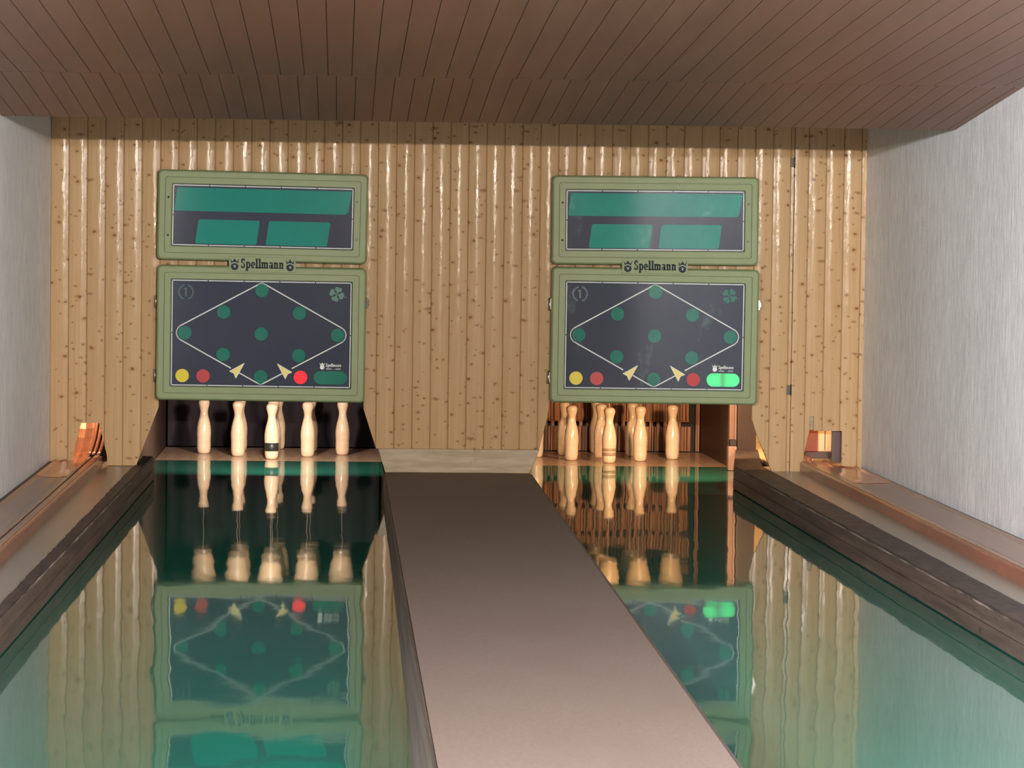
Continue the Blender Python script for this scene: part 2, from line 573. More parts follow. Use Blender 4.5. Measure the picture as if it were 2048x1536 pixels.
cb = MB()
boarded_slab(cb, XL, XR, 0.1134, 0.048, 5.0, 2.93, 14.3, 2.372)
boarded_slab(cb, XL, XR, 0.0945, -0.12, 14.3, 2.3715, 15.87, 2.222)
cb.box(XL, XR, 15.87, 15.90, 2.222, 2.60)
cb.box(XL, XR, 15.90, 18.62, 2.60, 2.63)
cb.box(XL, XR, 14.27, 14.3, 2.385, 2.42)
struct(cb.build('ceiling', [M['ceiling'], M['gap']], weld=False))

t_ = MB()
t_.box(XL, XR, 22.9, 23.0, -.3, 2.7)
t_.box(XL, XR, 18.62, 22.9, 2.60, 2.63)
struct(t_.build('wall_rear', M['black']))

fl = MB()
fl.box(XL, XR, -5, 23.2, -0.32, -0.06)
struct(fl.build('floor', M['black']))

# grey side floors between kerb and ball return, and under the returns
for nm, a, b in (('trim_1', XL, -1.20), ('trim_2', 2.64, XR)):
    t_ = MB()
    if nm == 'trim_1':
        t_.sweep(lambda k: [(XL, -0.06), (XL, SF), ((-1.33, -1.28)[k], SF), ((-1.33, -1.28)[k], -0.06)], [4.0, 18.95])
    else:
        t_.sweep(lambda k: [((2.79, 2.75)[k], -0.06), ((2.79, 2.75)[k], SF), (XR, SF), (XR, -0.06)], [4.0, 18.95])
    struct(t_.build(nm, M['greyfloor']))

# skirting along the silver walls
for nm, a, b in (('baseboard_left', XL, XL+0.035), ('baseboard_right', XR-0.035, XR)):
    t_ = MB()
    t_.box(a, b, 4, 18.57, SF, SF+0.028)
    struct(t_.build(nm, M['kerb'], bevel=0.004))

# the pale board that closes the wall's foot between the lanes
t_ = MB()
t_.prism([(0.296, .122), (1.207, .122), (1.270, .272), (0.250, .272)], WY-0.028, WY+0.02)
struct(t_.build('trim_3', M['trimwood'], bevel=0.003))


# ------------------------------------------------------------------ lanes
def lane(name, label, x0, x1, yend, ydeck, dx0, dx1):
    t = thing(name, label, 'bowling lane', ((x0+x1)/2, 12, 0))
    ox, oy = (x0+x1)/2, 12
    l_ = MB()
    # fine strips so that the polished surface is one continuous plate
    l_.box(x0-ox, x1-ox, 3.0-oy, yend-oy, -0.06, 0.0)
    l_.build('lane_surface', M['lane'], t)
    d = MB()
    d.box(dx0-ox, dx1-ox, yend-oy, ydeck-oy, -0.06, 0.0)
    d.build('pin_deck', M['deck'], t)
    return t


lane('bowling_lane', 'polished dark green lane left of the runner, mirroring the unlit dark pin box', -1.30, 0.31, 21.02, 22.33, -1.30, 0.31)
lane('bowling_lane', 'polished dark green lane right of the runner, mirroring the warmly lit pin box', 1.10, 2.80, 20.80, 22.20, 1.10, 2.80)

# ------------------------------------------------------------------ runner between the lanes
t = thing('walkway_runner', 'raised grey-brown felt covered runner between the two lanes', 'runner', (0.72, 12, 0))
ys = [4.0, 8.2, 11.4, 15.1, 18.55]


def runL(y): return pl(y, 8.2, 0.287, 18.5, 0.291)
def runR(y): return pl(y, 8.2, 1.137, 18.58, 1.209)
def runB(y): return pl(y, 8.85, 0.236, 18.6, 0.283) if y < 18.6 else 0.283


c_ = MB()
c_.sweep(lambda k: [(runL(ys[k])-.72, .03), (runL(ys[k])-.72, .122), (runR(ys[k])-.72, .122), (runR(ys[k])-.72, .03)], [y-12 for y in ys])
c_.build('felt_cover', M['carpet'], t, bevel=0.003)
c_ = MB()
c_.sweep(lambda k: [(runB(ys[k])-.72, .001), (lerp(runB(ys[k]), runL(ys[k]), .35)-.72, .055), (lerp(runB(ys[k]), runL(ys[k]), .38)-.72, .058),
                    (lerp(runB(ys[k]), runL(ys[k]), .42)-.72, .064), (lerp(runB(ys[k]), runL(ys[k]), .72)-.72, .118), (runL(ys[k])-.722, .119), (runL(ys[k])-.722, .001)], [y-12 for y in ys])
c_.build('edge_board', M['runside'], t)
c_ = MB()
c_.sweep(lambda k: [(runR(ys[k])-.719, .001), (runR(ys[k])-.719, .119), (runR(ys[k])-.703, .112), (runR(ys[k])-.700, .001)], [y-12 for y in ys])
c_.build('edge_strip', M['runside'], t)

# partition behind the wall between the two pin boxes
t = MB()
t.box(0.33, 1.02, 18.66, 22.6, -0.05, 1.3)
struct(t.build('trim_4', M['dkwood']))


# ------------------------------------------------------------------ kerbs beside the lanes
def kerb(label, sgn, inner, outer, yend, loc):
    t = thing('lane_kerb', label, 'kerb', loc)
    ox, oy = loc[0], loc[1]
    rnd = random.Random(3 if sgn > 0 else 5)
    yk = [4.0+(yend-4.0)*k/150 for k in range(151)]
    jit = [rnd.uniform(-.0024, .0024) for _ in yk]
    b = MB()
    b.sweep(lambda k: [(inner(yk[k])-ox, .006), (inner(yk[k])-ox+sgn*.004*0, .066), (inner(yk[k])-ox+sgn*.005, .069),
                       (inner(yk[k])-ox+sgn*.05, .069), (inner(yk[k])-ox+sgn*.05, .006)], [y-oy for y in yk])
    b.build('lower_board', M['kerb'], t)
    b = MB()
    b.sweep(lambda k: [(inner(yk[k])-ox+sgn*.003, .073), (inner(yk[k])-ox+sgn*.002, .138+jit[k]*.3),
                       (inner(yk[k])-ox+sgn*.006, .142+jit[k]*.5), (inner(yk[k])-ox+sgn*.05, .142), (inner(yk[k])-ox+sgn*.05, .073)], [y-oy for y in yk])
    b.build('upper_board', M['kerb'], t)
    b = MB()
    b.sweep(lambda k: [(inner(yk[k])-ox+sgn*.0015, .1365+jit[k]*.3), (inner(yk[k])-ox+sgn*.0012, .1395+jit[k]*.5), (inner(yk[k])-ox+sgn*.0065, .1432+jit[k]*.5),
                       (inner(yk[k])-ox+sgn*.0065, .1365+jit[k]*.3)], [y-oy for y in yk])
    b.build('worn_edge', M['worn'], t)
    b = MB()
    b.sweep(lambda k: [(inner(yk[k])-ox+sgn*(.009), .143), (inner(yk[k])-ox+sgn*.010, .152+jit[k]), (outer(yk[k])-ox-sgn*.006, .154),
                       (outer(yk[k])-ox+jit[-k]*1.5, .151), (outer(yk[k])-ox+jit[-k]*1.5, .05), (inner(yk[k])-ox+sgn*.06, .05), (inner(yk[k])-ox+sgn*.06, .143)],
            [y-oy for y in yk])
    b.build('capping', M['kerbtop'], t)
    b = MB()
    b.sweep(lambda k: [(inner(yk[k])-ox+sgn*.012, .001), (inner(yk[k])-ox+sgn*.012, .07), (inner(yk[k])-ox+sgn*.045, .07), (inner(yk[k])-ox+sgn*.045, .001)],
            [y-oy for y in yk])
    b.build('core', M['black'], t)
    return t


kerb('dark weathered timber kerb along the left lane, under the left ball return', -1,
     lambda y: pl(y, 11.15, -1.265, 19.3, -1.199), lambda y: pl(y, 11.5, -1.315, 18.6, -1.280), 19.35, (-1.24, 12, 0))
kerb('dark weathered timber kerb along the right lane, under the right ball return', 1,
     lambda y: pl(y, 11.07, 2.623, 18.9, 2.553), lambda y: pl(y, 11.7, 2.768, 18.55, 2.742), 18.92, (2.66, 12, 0))


# ------------------------------------------------------------------ ball returns along the walls
def ball_return(label, x0, sgn, xw, loc):
    t = thing('ball_return', label, 'ball return', loc)
    ox, oy = loc[0], loc[1]

    def P(o_, z): return (x0+sgn*o_-ox, z-loc[2])
    Y0, Y1 = 4.0-oy, 18.56-oy
    b = MB()
    pr = [P(0, SF), P(0, .200), P(.004, .208), P(.010, .210), P(.014, .210), P(.014, SF)]
    b.sweep(lambda k: pr, [Y0, Y1])
    b.build('side_rail', M['rail'], t)
    b = MB()
    pr = [P(.0145, SF), P(.0145, .213), P(.018, .215), P(.044, .215), P(.047, .212), P(.047, SF)]
    b.sweep(lambda k: pr, [Y0, Y1])
    b.build('rail_cap', M['railtop'], t)
    W_ = abs(xw-x0)-.037
    b = MB()
    pr = [P(.0475, SF), P(.0475, .190), P(.066, .188), P(.066, SF)]
    b.sweep(lambda k: pr, [Y0, Y1])
    pr2 = [P(.0665, SF), P(.0665, .203), P(.070, .205), P(.084, .205), P(.087, .202), P(.087, SF)]
    b.sweep(lambda k: pr2, [Y0, Y1], mi=1)
    b.build('guide_strip', [M['rail'], M['railtop']], t)
    b = MB()
    pr3 = [P(.0875, SF), P(.0875, .192), P(.115, .178), P(W_*.55, .172), P(W_-.03, .176), P(W_, .186), P(W_, SF)]
    b.sweep(lambda k: pr3, [Y0, Y1], smooth=False)
    b.build('trough_bed', M['railtop'], t)
    # copper sheet on the last stretch of the bed, curving up behind the hole in the wall
    b = MB()
    path = [(17.35, 0.0), (17.9, 0.0), (18.4, 0.0), (18.57, .002), (18.72, .012), (18.86, .034), (19.0, .068), (19.12, .11), (19.22, .16), (19.30, .22), (19.36, .30)]
    if sgn > 0:
        path = path[:3]+[(18.6, 0.0), (18.65, .001), (18.80, .004), (18.97, .010)]
    rows = []
    for y, dz in path:
        r_ = []
        for o_, z in ((.0885, .1945), (.1155, .1805), (W_*.55, .1745), (W_-.031, .1785), (W_-.004, .187)):
            if y > 18.5:
                o_ = min(o_, .225)
            q = P(o_, z+dz)
            r_.append((q[0], y-oy, q[1]))
        rows.append(r_)
    for lo, hi in zip(rows, rows[1:]):
        for k in range(len(lo)-1):
            b.face([lo[k], lo[k+1], hi[k+1], hi[k]], False)
    o_ = b.build('copper_lining', M['copper'], t)
    sm = o_.modifiers.new('thick', 'SOLIDIFY')
    sm.thickness = .0012
    b = MB()
    for oo in (.018, .050, .078):
        rows = []
        for y, dz in path[3:]:
            q0, q1 = P(oo, .214+dz), P(oo+.02, .214+dz)
            rows.append([(q0[0], y-oy, q0[1]), (q1[0], y-oy, q1[1])])
        b.grid(rows, True)
    o_ = b.build('copper_guide', M['copper'], t)
    sm = o_.modifiers.new('thick', 'SOLIDIFY')
    sm.thickness = .003
    return t


ball_return('brown and copper ball return trough at the foot of the left silver wall', -1.475, -1, XL, (-1.60, 12, SF))
ball_return('brown and copper ball return trough at the foot of the right silver wall', 2.930, 1, XR, (3.10, 12, SF))

# ------------------------------------------------------------------ inside of the pin boxes
# left box: side board, black curtain
b = MB()
b.box(-1.36, -1.305, 18.64, 22.5, -0.05, 1.25)
struct(b.build('trim_5', M['dkwood']))
b = MB()
n = 60
rows = []
for z in (0.004, 0.3, 0.7, 1.15):
    rows.append([(lerp(-1.29, 0.31, k/n)+.49, 0.02*math.sin(k*.9)+.012*math.sin(k*.37+z), z) for k in range(n+1)])
b.grid(rows)
b.grid([[(x, y+.004, z) for x, y, z in r_] for r_ in rows])
tag(b.build('ball_curtain', M['cloth'], loc=(-.49, 22.40, 0)), 'black cloth ball-stop curtain hanging behind the left pins', 'curtain')
# right box: slatted curtain
t = thing('slat_curtain', 'brown slatted wooden ball-stop curtain hanging behind the right pins', 'curtain', (1.93, 22.26, 0))
rnd = random.Random(11)
tiers = [(0.004, 0.19), (0.235, 0.40), (0.445, 0.61), (0.655, 0.82), (0.865, 1.10)]
for ti, (z0, z1) in enumerate(tiers):
    b = MB()
    x = 1.02
    while x < 2.66:
        wd = rnd.uniform(.009, .024)
        y = rnd.uniform(0, .018)
        b.box(x-1.93, x+wd-1.93, y, y+.012, z0, z1)
        x += wd+rnd.uniform(.0015, .006)
    b.build('slat_tier', M['slat'], t)
for (z0, z1), (y0, y1) in zip(tiers, tiers[1:]):
    poly = [(2.66-1.93, y0-.002), (1.02-1.93, y0-.002)]
    x = 1.02
    while x < 2.60:
        poly += [(x-1.93, z1+.001), (x+.026-1.93, z1+.001), (x+.026-1.93, y0-.008), (x+.0535-1.93, y0-.008)]
        x += .0535
    poly += [(2.66-1.93, y0-.008)]
    b = MB()
    b.prism(poly[::-1], .004, .014)
    b.build('spacer', M['slat'], t)
b = MB()
b.box(2.710-1.93, 2.738-1.93, -.01, .02, 0.004, 1.10)
b.build('end_slat', M['slat'], t)
b = MB()
b.box(1.0, 2.75, 22.36, 22.38, -.06, 1.25)
struct(b.build('trim_6', M['black']))

# right side board, pale post, brown post and the lit ball lift behind
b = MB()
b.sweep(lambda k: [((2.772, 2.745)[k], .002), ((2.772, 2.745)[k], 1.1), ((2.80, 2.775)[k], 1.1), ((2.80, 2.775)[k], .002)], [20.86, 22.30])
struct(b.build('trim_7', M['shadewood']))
b = MB()
b.box(2.764, 2.832, 20.72, 20.80, .0, 1.1)
b.box(2.796, 2.799, 20.716, 20.72, .0, 1.1, mi=1)
o = tag(b.build('pale_post', [M['palewood'], M['dkwood']]), 'pale pinkish wooden post right of the lit pin deck', 'post')
b = MB()
b.box(2.735, 2.782, 20.46, 20.54, .172, .215)
tag(b.build('rubber_stop', M['black'], bevel=.004), 'small black rubber stop at the foot of the pale post', 'stop')
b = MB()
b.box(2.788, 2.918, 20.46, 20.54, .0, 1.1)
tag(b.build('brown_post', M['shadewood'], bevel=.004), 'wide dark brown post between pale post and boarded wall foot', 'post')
# end block of the right kerb, raised behind the wall
t_ = MB()
t_.sweep(lambda k: [((2.556, 2.772)[k], .001), ((2.556, 2.772)[k], (.152, .15)[k]), ((2.742, 2.93)[k], (.152, .15)[k]), ((2.742, 2.93)[k], .001)], [18.93, 20.45])
tag(t_.build('kerb_end_block', M['kerbtop'], bevel=.004), 'rough brown end block continuing the right kerb behind the boarded wall', 'kerb block')
t_ = MB()
t_.box(2.724, 2.784, 20.455, 20.55, .001, .171)
tag(t_.build('short_stop_block', M['palewood'], bevel=.006), 'short pale block at the far end of the right kerb, under the black stop', 'block')
t_ = MB()
t_.box(2.965, 3.04, WY+.030, WY+.045, .41, .56)
struct(t_.build('trim_11', M['trimwood']))
# shelf behind the right ball-return hole
t_ = MB()
t_.box(3.03, 3.225, 18.972, 19.06, .20, .243)
tag(t_.build('dark_shelf', M['dkwood'], bevel=.003), 'dark brown shelf under the cream board in the right ball return hole', 'shelf')
# ball-lift chamber right
b = MB()
b.box(2.98, 3.32, 21.3, 21.33, .0, 1.2)
struct(b.build('trim_8', M['cream']))
b = MB()
b.box(2.84, 3.32, 18.96, 21.29, .0, .14)
b.box(2.84, 3.32, 18.96, 21.29, .14, .143)
struct(b.build('trim_9', M['cream']))
b = MB()
b.box(3.03, 3.112, 18.98, 19.02, .245, .40)
tag(b.build('red_brown_post', M['redwood'], bevel=.003), 'red-brown post seen through the right ball return hole', 'post')
b = MB()
b.box(3.114, 3.21, 19.03, 19.05, .245, .8)
b.box(3.163, 3.168, 19.026, 19.03, .25, .8, mi=1)
tag(b.build('cream_board', [M['cream'], M['dkwood']], bevel=0), 'bright cream board seen through the right ball return hole', 'board')
b = MB()
b.box(3.153, 3.225, 18.68, 18.71, .20, .8)
tag(b.build('brown_side_board', M['dkwood'], bevel=.003), 'grey-brown side board just inside the right ball return hole', 'board')
# ball-lift chamber left
b = MB()
b.box(-1.78, -1.37, 20.3, 20.33, -.05, 1.2)
struct(b.build('trim_10', M['dkwood']))

# ------------------------------------------------------------------ pins
PROF = [(0.0, 0.0), (0.030, 0.0), (0.0385, 0.003), (0.044, 0.011), (0.0475, 0.024), (0.050, 0.045), (0.0505, 0.075), (0.0500, 0.100),
        (0.0512, 0.125), (0.0525, 0.150), (0.0520, 0.175), (0.0485, 0.205), (0.0425, 0.235), (0.0360, 0.260), (0.0305, 0.282),
        (0.0280, 0.300), (0.0288, 0.315), (0.0325, 0.333), (0.0375, 0.350), (0.0405, 0.364), (0.0408, 0.375), (0.0380, 0.386),
        (0.0310, 0.394), (0.0200, 0.3985), (0.008, 0.400), (0.0, 0.400)]


def prof_r(z):
    for (r0, z0), (r1, z1) in zip(PROF, PROF[1:]):
        if z0 <= z <= z1 and z1 > z0:
            return r0+(r1-r0)*(z-z0)/(z1-z0)
    return 0.05


def dup(root, loc, rot=0.0, label=None):
    r_ = root.copy()
    COL.objects.link(r_)
    r_.location = loc
    r_.rotation_euler = (0, 0, rot)
    if label:
        r_['label'] = label
    for ch in list(root.children):
        c2 = ch.copy()
        COL.objects.link(c2)
        c2.parent = r_
    return r_


def make_pin(name, label, group, bands=()):
    t = thing(name, label, 'pin', group=group)
    MB().lathe(PROF, 40).build('body', M['pin'], t)
    b = MB()
    b.lathe([(0.0012, 0.398), (0.0012, 0.78)], 8)
    b.build('cord', M['string'], t)
    for z0, z1, mk in bands:
        b = MB()
        b.lathe([(prof_r(z0)-.001, z0), (prof_r(z0)+.0006, z0+.0005), (prof_r((z0+z1)/2)+.0006, (z0+z1)/2), (prof_r(z1)+.0006, z1-.0005), (prof_r(z1)-.001, z1)], 40)
        b.build('band', M[mk], t)
    return t


def make_cup(label, group):
    t = thing('centring_cup', label, 'cup', group=group)
    b = MB()
    b.lathe([(0.050, .0), (0.060, .0), (0.064, .006), (0.064, .030), (0.066, .034), (0.078, .10), (0.088, .16), (0.092, .22), (0.084, .225), (0.07, .15), (0.055, .03), (0.050, .0)], 32)
    b.build('cone', M['cup'], t)
    b = MB()
    b.lathe([(0.0648, .008), (0.068, .010), (0.068, .026), (0.0648, .028)], 32)
    b.build('rim_ring', M['metal'], t)
    return t


ROWN = ['front', 'second row', 'middle row', 'fourth row', 'rear']
PINS = {
    'left': [(-.477, 21.20), (-.727, 21.455), (-.222, 21.46), (-.985, 21.70), (-.477, 21.71), (.031, 21.67), (-.727, 21.96), (-.205, 21.96), (-.450, 22.2)],
    'right': [(1.945, 21.10), (1.690, 21.32), (2.188, 21.29), (1.455, 21.60), (1.925, 21.56), (2.448, 21.50), (1.672, 21.78), (2.180, 21.79), (1.935, 22.06)],
}
PLAB = {
    'left': ['pale wooden ninepin with a black band, front of the left diamond',
             'plain pale ninepin left of the black-banded pin, second row of the left diamond',
             'plain pale ninepin right of the black-banded pin, second row of the left diamond',
             'pale ninepin at the far left corner of the left diamond',
             'pale ninepin in the centre of the left diamond, half hidden behind the black-banded pin',
             'pale ninepin at the right corner of the left diamond, by the dark wall',
             'pale ninepin mostly hidden behind the second pin from left, left lane',
             'pale ninepin mostly hidden behind the second pin from right, left lane',
             'rearmost pale ninepin of the left diamond, peeking right of the black-banded pin'],
    'right': ['warmly lit ninepin with two worn brown bands, front of the right diamond',
              'warmly lit ninepin left of the brown-banded pin, second row of the right diamond',
              'warmly lit ninepin right of the brown-banded pin, second row of the right diamond',
              'warmly lit ninepin mostly hidden by the wall foot, left corner of the right diamond',
              'warmly lit ninepin in the centre of the right diamond, just behind the brown-banded pin',
              'warmly lit ninepin standing alone at the right corner of the right diamond',
              'warmly lit ninepin in the fourth row, peeking left behind the second pin from left',
              'warmly lit ninepin in the fourth row, peeking left of the second pin from right',
              'rearmost warmly lit ninepin of the right diamond, last of the three in line'],
}
for side in ('left', 'right'):
    grp = 'ninepins on the %s lane' % side
    front = make_pin('ninepin', PLAB[side][0], grp, ((.058, .118, 'bandk'),) if side == 'left' else ((.052, .077, 'bandb'), (.085, .106, 'bandb')))
    plain_pin = make_pin('ninepin', PLAB[side][1], grp)
    cup = make_cup('', 'centring cups above the %s pins' % side)
    for k, (x, y) in enumerate(PINS[side]):
        if k == 0:
            front.location = (x, y, .0005)
            front.rotation_euler = (0, 0, .4)
        elif k == 1:
            plain_pin.location = (x, y, .0005)
        else:
            dup(plain_pin, (x, y, .0005), k*1.7, PLAB[side][k])
        cl = 'cream centring cup hanging above the pin: ' + {
            0: 'the front pin', 1: 'second row, left', 2: 'second row, right', 3: 'left corner', 4: 'centre', 5: 'right corner',
            6: 'fourth row, left', 7: 'fourth row, right', 8: 'rear pin'}[k] + ' of the %s diamond' % side
        if k == 0:
            cup.location = (x, y, .70)
            cup['label'] = cl
        else:
            dup(cup, (x, y, .70), 0, cl)
    # plate that carries the cups
    b = MB()
    cx = -.49 if side == 'left' else 1.93
    b.box(cx-.72, cx+.72, 20.9, 22.2, .925, .95)
    tag(b.build('cup_plate', M['dkwood']), 'dark plate carrying the centring cups above the %s pin deck' % side, 'plate')


# ------------------------------------------------------------------ score boards
def rrect(w_, h_, r, n=6):
    pts = []
    for cx, cz, a0 in ((w_/2-r, h_/2-r, 0), (-w_/2+r, h_/2-r, PI/2), (-w_/2+r, -h_/2+r, PI), (w_/2-r, -h_/2+r, 1.5*PI)):
        for k in range(n+1):
            a = a0+PI/2*k/n
            pts.append((cx+r*math.cos(a), cz+r*math.sin(a)))
    return pts


def frame(mb, w_, h_, depth):
    # y = 0 at the front face, +depth at the wall
    loops = [(0, depth, .030), (0, .016, .030), (.004, .006, .028), (.012, 0, .024), (.0435, 0, .014), (.0438, .010, .014), (.0470, .010, .012), (.0474, 0.001, .012), (.083, 0.001, .008), (.0865, .004, .007), (.0875, .022, .006)]
    rows = []
    for ins, y, r in loops:
        rows.append([(x, y, z) for x, z in rrect(w_-2*ins, h_-2*ins, r)])
    mb.grid(rows[:6], smooth=False, close=True)
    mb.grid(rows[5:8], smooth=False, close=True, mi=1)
    mb.grid(rows[7:], smooth=False, close=True)
    # back plate
    mb.face([(x, depth, z) for x, z in rrect(w_, h_, .03)])
    return mb


def hull(pts):
    pts = sorted(set(pts))

    def half(p):
        h = []
        for q in p:
            while len(h) > 1 and (h[-1][0]-h[-2][0])*(q[1]-h[-2][1])-(h[-1][1]-h[-2][1])*(q[0]-h[-2][0]) <= 0:
                h.pop()
            h.append(q)
        return h
    a, b = half(pts), half(pts[::-1])
    return a[:-1]+b[:-1]


def disc(cx, cz, r, n=36, r2=None, a0=0.0):
    return [(cx+r*math.cos(2*PI*k/n), cz+(r2 or r)*math.sin(2*PI*k/n)) for k in range(n)]


def flat(mb, poly, y):
    mb.face([(x, y, z) for x, z in poly])


def strip(mb, pts, wd, y, closed=False, skip=None):
    n = len(pts)
    for k in range(n if closed else n-1):
        a, b = Vector(pts[k]), Vector(pts[(k+1) % n])
        if (b-a).length < 1e-6:
            continue
        if skip and skip((a+b)/2):
            continue
        d = (b-a).normalized()
        nrm = Vector((-d.y, d.x))*wd/2
        e = d*wd*0.15
        flat(mb, [tuple(a-nrm-e), tuple(b-nrm+e), tuple(b+nrm+e), tuple(a+nrm-e)], y)


# slab-serif letters, drawn in units of the cap height
def arcband(mb, cx, cz, rx, rz, t, a0, a1, T, y, n=14, tz=None):
    tz = tz or t
    for k in range(n):
        a, b = lerp(a0, a1, k/n), lerp(a0, a1, (k+1)/n)
        q = []
        for ang, s_ in ((a, 1), (b, 1), (b, -1), (a, -1)):
            q.append(T(cx+(rx+s_*t/2)*math.cos(ang), cz+(rz+s_*tz/2)*math.sin(ang)))
        flat(mb, q, y)


def rct(mb, x0, z0, x1, z1, T, y):
    flat(mb, [T(x0, z0), T(x1, z0), T(x1, z1), T(x0, z1)], y)


def letters(mb, word, x0, z0, cap, width, y):
    adv = {'S': .66, 'p': .66, 'e': .60, 'l': .40, 'm': 1.00, 'a': .64, 'n': .70}
    tot = sum(adv[c] for c in word)
    sx = width/tot
    x = 0
    for ch in word:
        def T(a, b, x=x): return (x0+(x+a)*sx, z0+b*cap)
        if ch == 'S':
            arcband(mb, .30, .73, .18, .19, .19, .15*PI, 1.25*PI, T, y, tz=.19)
            arcband(mb, .30, .27, .19, .19, .19, -.85*PI, .28*PI, T, y, tz=.19)
            flat(mb, [T(.10, .66), T(.25, .50), T(.50, .34), T(.50, .44), T(.34, .58), T(.22, .70)], y)
            rct(mb, .44, .66, .52, 1.0, T, y)
            rct(mb, .05, 0, .13, .36, T, y)
        elif ch == 'p':
            rct(mb, .05, -.24, .28, .66, T, y)
            rct(mb, .0, .56, .16, .66, T, y)
            rct(mb, .0, -.28, .36, -.17, T, y)
            arcband(mb, .36, .32, .17, .28, .22, -.75*PI, .75*PI, T, y, tz=.16)
        elif ch == 'e':
            arcband(mb, .30, .33, .19, .27, .22, .0, 1.78*PI, T, y, 20, tz=.16)
            rct(mb, .22, .28, .56, .38, T, y)
        elif ch == 'l':
            rct(mb, .07, 0, .32, 1.0, T, y)
            rct(mb, .01, .89, .2, 1.0, T, y)
            rct(mb, .0, 0, .39, .12, T, y)
        elif ch in 'nm':
            k = 2 if ch == 'n' else 3
            for q in range(k):
                o_ = q*.315
                rct(mb, .045+o_, 0, .255+o_, .60, T, y)
                rct(mb, .01+o_, 0, .30+o_, .11, T, y)
                if q:
                    arcband(mb, .06+o_-.065, .46, .16, .13, .14, .0, .95*PI, T, y, 10, tz=.16)
            rct(mb, 0, .56, .15, .66, T, y)
        elif ch == 'a':
            rct(mb, .32, .05, .54, .50, T, y)
            rct(mb, .34, 0, .63, .11, T, y)
            arcband(mb, .29, .47, .15, .13, .17, .0, .95*PI, T, y, 10, tz=.16)
            arcband(mb, .24, .19, .14, .13, .15, 0, 2*PI, T, y, 14, tz=.12)
        x += adv[ch]


def emblem(mb, cx, cz, h, y, mb2=None):
    # crown over a ball
    r = h*.32
    bz = cz-h*.5+r
    flat(mb, disc(cx, bz, r, 28), y)
    cw = h*.39
    flat(mb, [(cx-r*.86, bz+r*.78), (cx-cw, cz+h*.5), (cx-cw*.52, cz+h*.22), (cx-cw*.42, cz+h*.25), (cx, cz+h*.5), (cx+cw*.42, cz+h*.25), (cx+cw*.52, cz+h*.22),
              (cx+cw, cz+h*.5), (cx+r*.86, bz+r*.78), (cx+r*.5, bz+r*1.02), (cx, bz+r*1.14), (cx-r*.5, bz+r*1.02)], y)
    if mb2 is not None:
        arcband(mb2, cx, bz, r*.95, r*.95, r*.07, .22*PI, .78*PI, lambda a, b: (a, b), y-.0004, 10)
        flat(mb2, disc(cx+r*.05, bz-r*.12, r*.17, 12), y-.0004)
        arcband(mb2, cx, bz-r*.1, r*.42, r*.4, r*.06, .1*PI, .8*PI, lambda a, b: (a, b), y-.0004, 8)


def text_mesh(body, cx, cz, h, wid, y, name, mt, parent):
    cu = bpy.data.curves.new('txt', 'FONT')
    cu.body = body
    cu.align_x = 'CENTER'
    cu.offset = 0.012
    o = bpy.data.objects.new('txt', cu)
    COL.objects.link(o)
    dg = bpy.context.evaluated_depsgraph_get()
    me = bpy.data.meshes.new_from_object(o.evaluated_get(dg))
    xs = [v.co.x for v in me.vertices]
    ys_ = [v.co.y for v in me.vertices]
    x0, x1, y0, y1 = min(xs), max(xs), min(ys_), max(ys_)
    for v in me.vertices:
        v.co = ((v.co.x-(x0+x1)/2)/(x1-x0)*wid+cx, y, (v.co.y-(y0+y1)/2)/(y1-y0)*h+cz)
    bpy.data.objects.remove(o)
    bpy.data.curves.remove(cu)
    me.materials.clear()
    me.materials.append(mt)
    o = bpy.data.objects.new(name, me)
    COL.objects.link(o)
    o.parent = parent
    return o


GY = .0200      # depth of the screen plane behind the frame's face
PY = GY-.0012   # print plane
BI = .0945      # white border inset from the box edge


def border(mb, w_, h_, nx, nz):
    W2, H2 = w_/2-BI, h_/2-BI
    t_ = .0052
    gap = .003
    for s_ in (-1, 1):
        for k in range(nx):
            a, b_ = lerp(-W2, W2, k/nx), lerp(-W2, W2, (k+1)/nx)
            flat(mb, [(a+(gap if k else -t_/2), s_*H2-t_/2), (b_-(gap if k < nx-1 else -t_/2), s_*H2-t_/2), (b_-(gap if k < nx-1 else -t_/2), s_*H2+t_/2), (a+(gap if k else -t_/2), s_*H2+t_/2)], PY)
        for k in range(nz):
            a, b_ = lerp(-H2, H2, k/nz), lerp(-H2, H2, (k+1)/nz)
            flat(mb, [(s_*W2-t_/2, a+(gap if k else -t_/2)), (s_*W2+t_/2, a+(gap if k else -t_/2)), (s_*W2+t_/2, b_-(gap if k < nz-1 else -t_/2)), (s_*W2-t_/2, b_-(gap if k < nz-1 else -t_/2))], PY)


def round_poly(pts, rad, n=5):
    out = []
    m_ = len(pts)
    for k in range(m_):
        p, a, b_ = Vector(pts[k]), Vector(pts[k-1]), Vector(pts[(k+1) % m_])
        r = rad[k]
        if r <= 0:
            out.append(tuple(p))
            continue
        d1, d2 = (a-p).normalized(), (b_-p).normalized()
        s_, e_ = p+d1*r, p+d2*r
        for q in range(n+1):
            t_ = q/n
            out.append(tuple(s_*(1-t_)**2+p*2*t_*(1-t_)+e_*t_*t_))
    return out


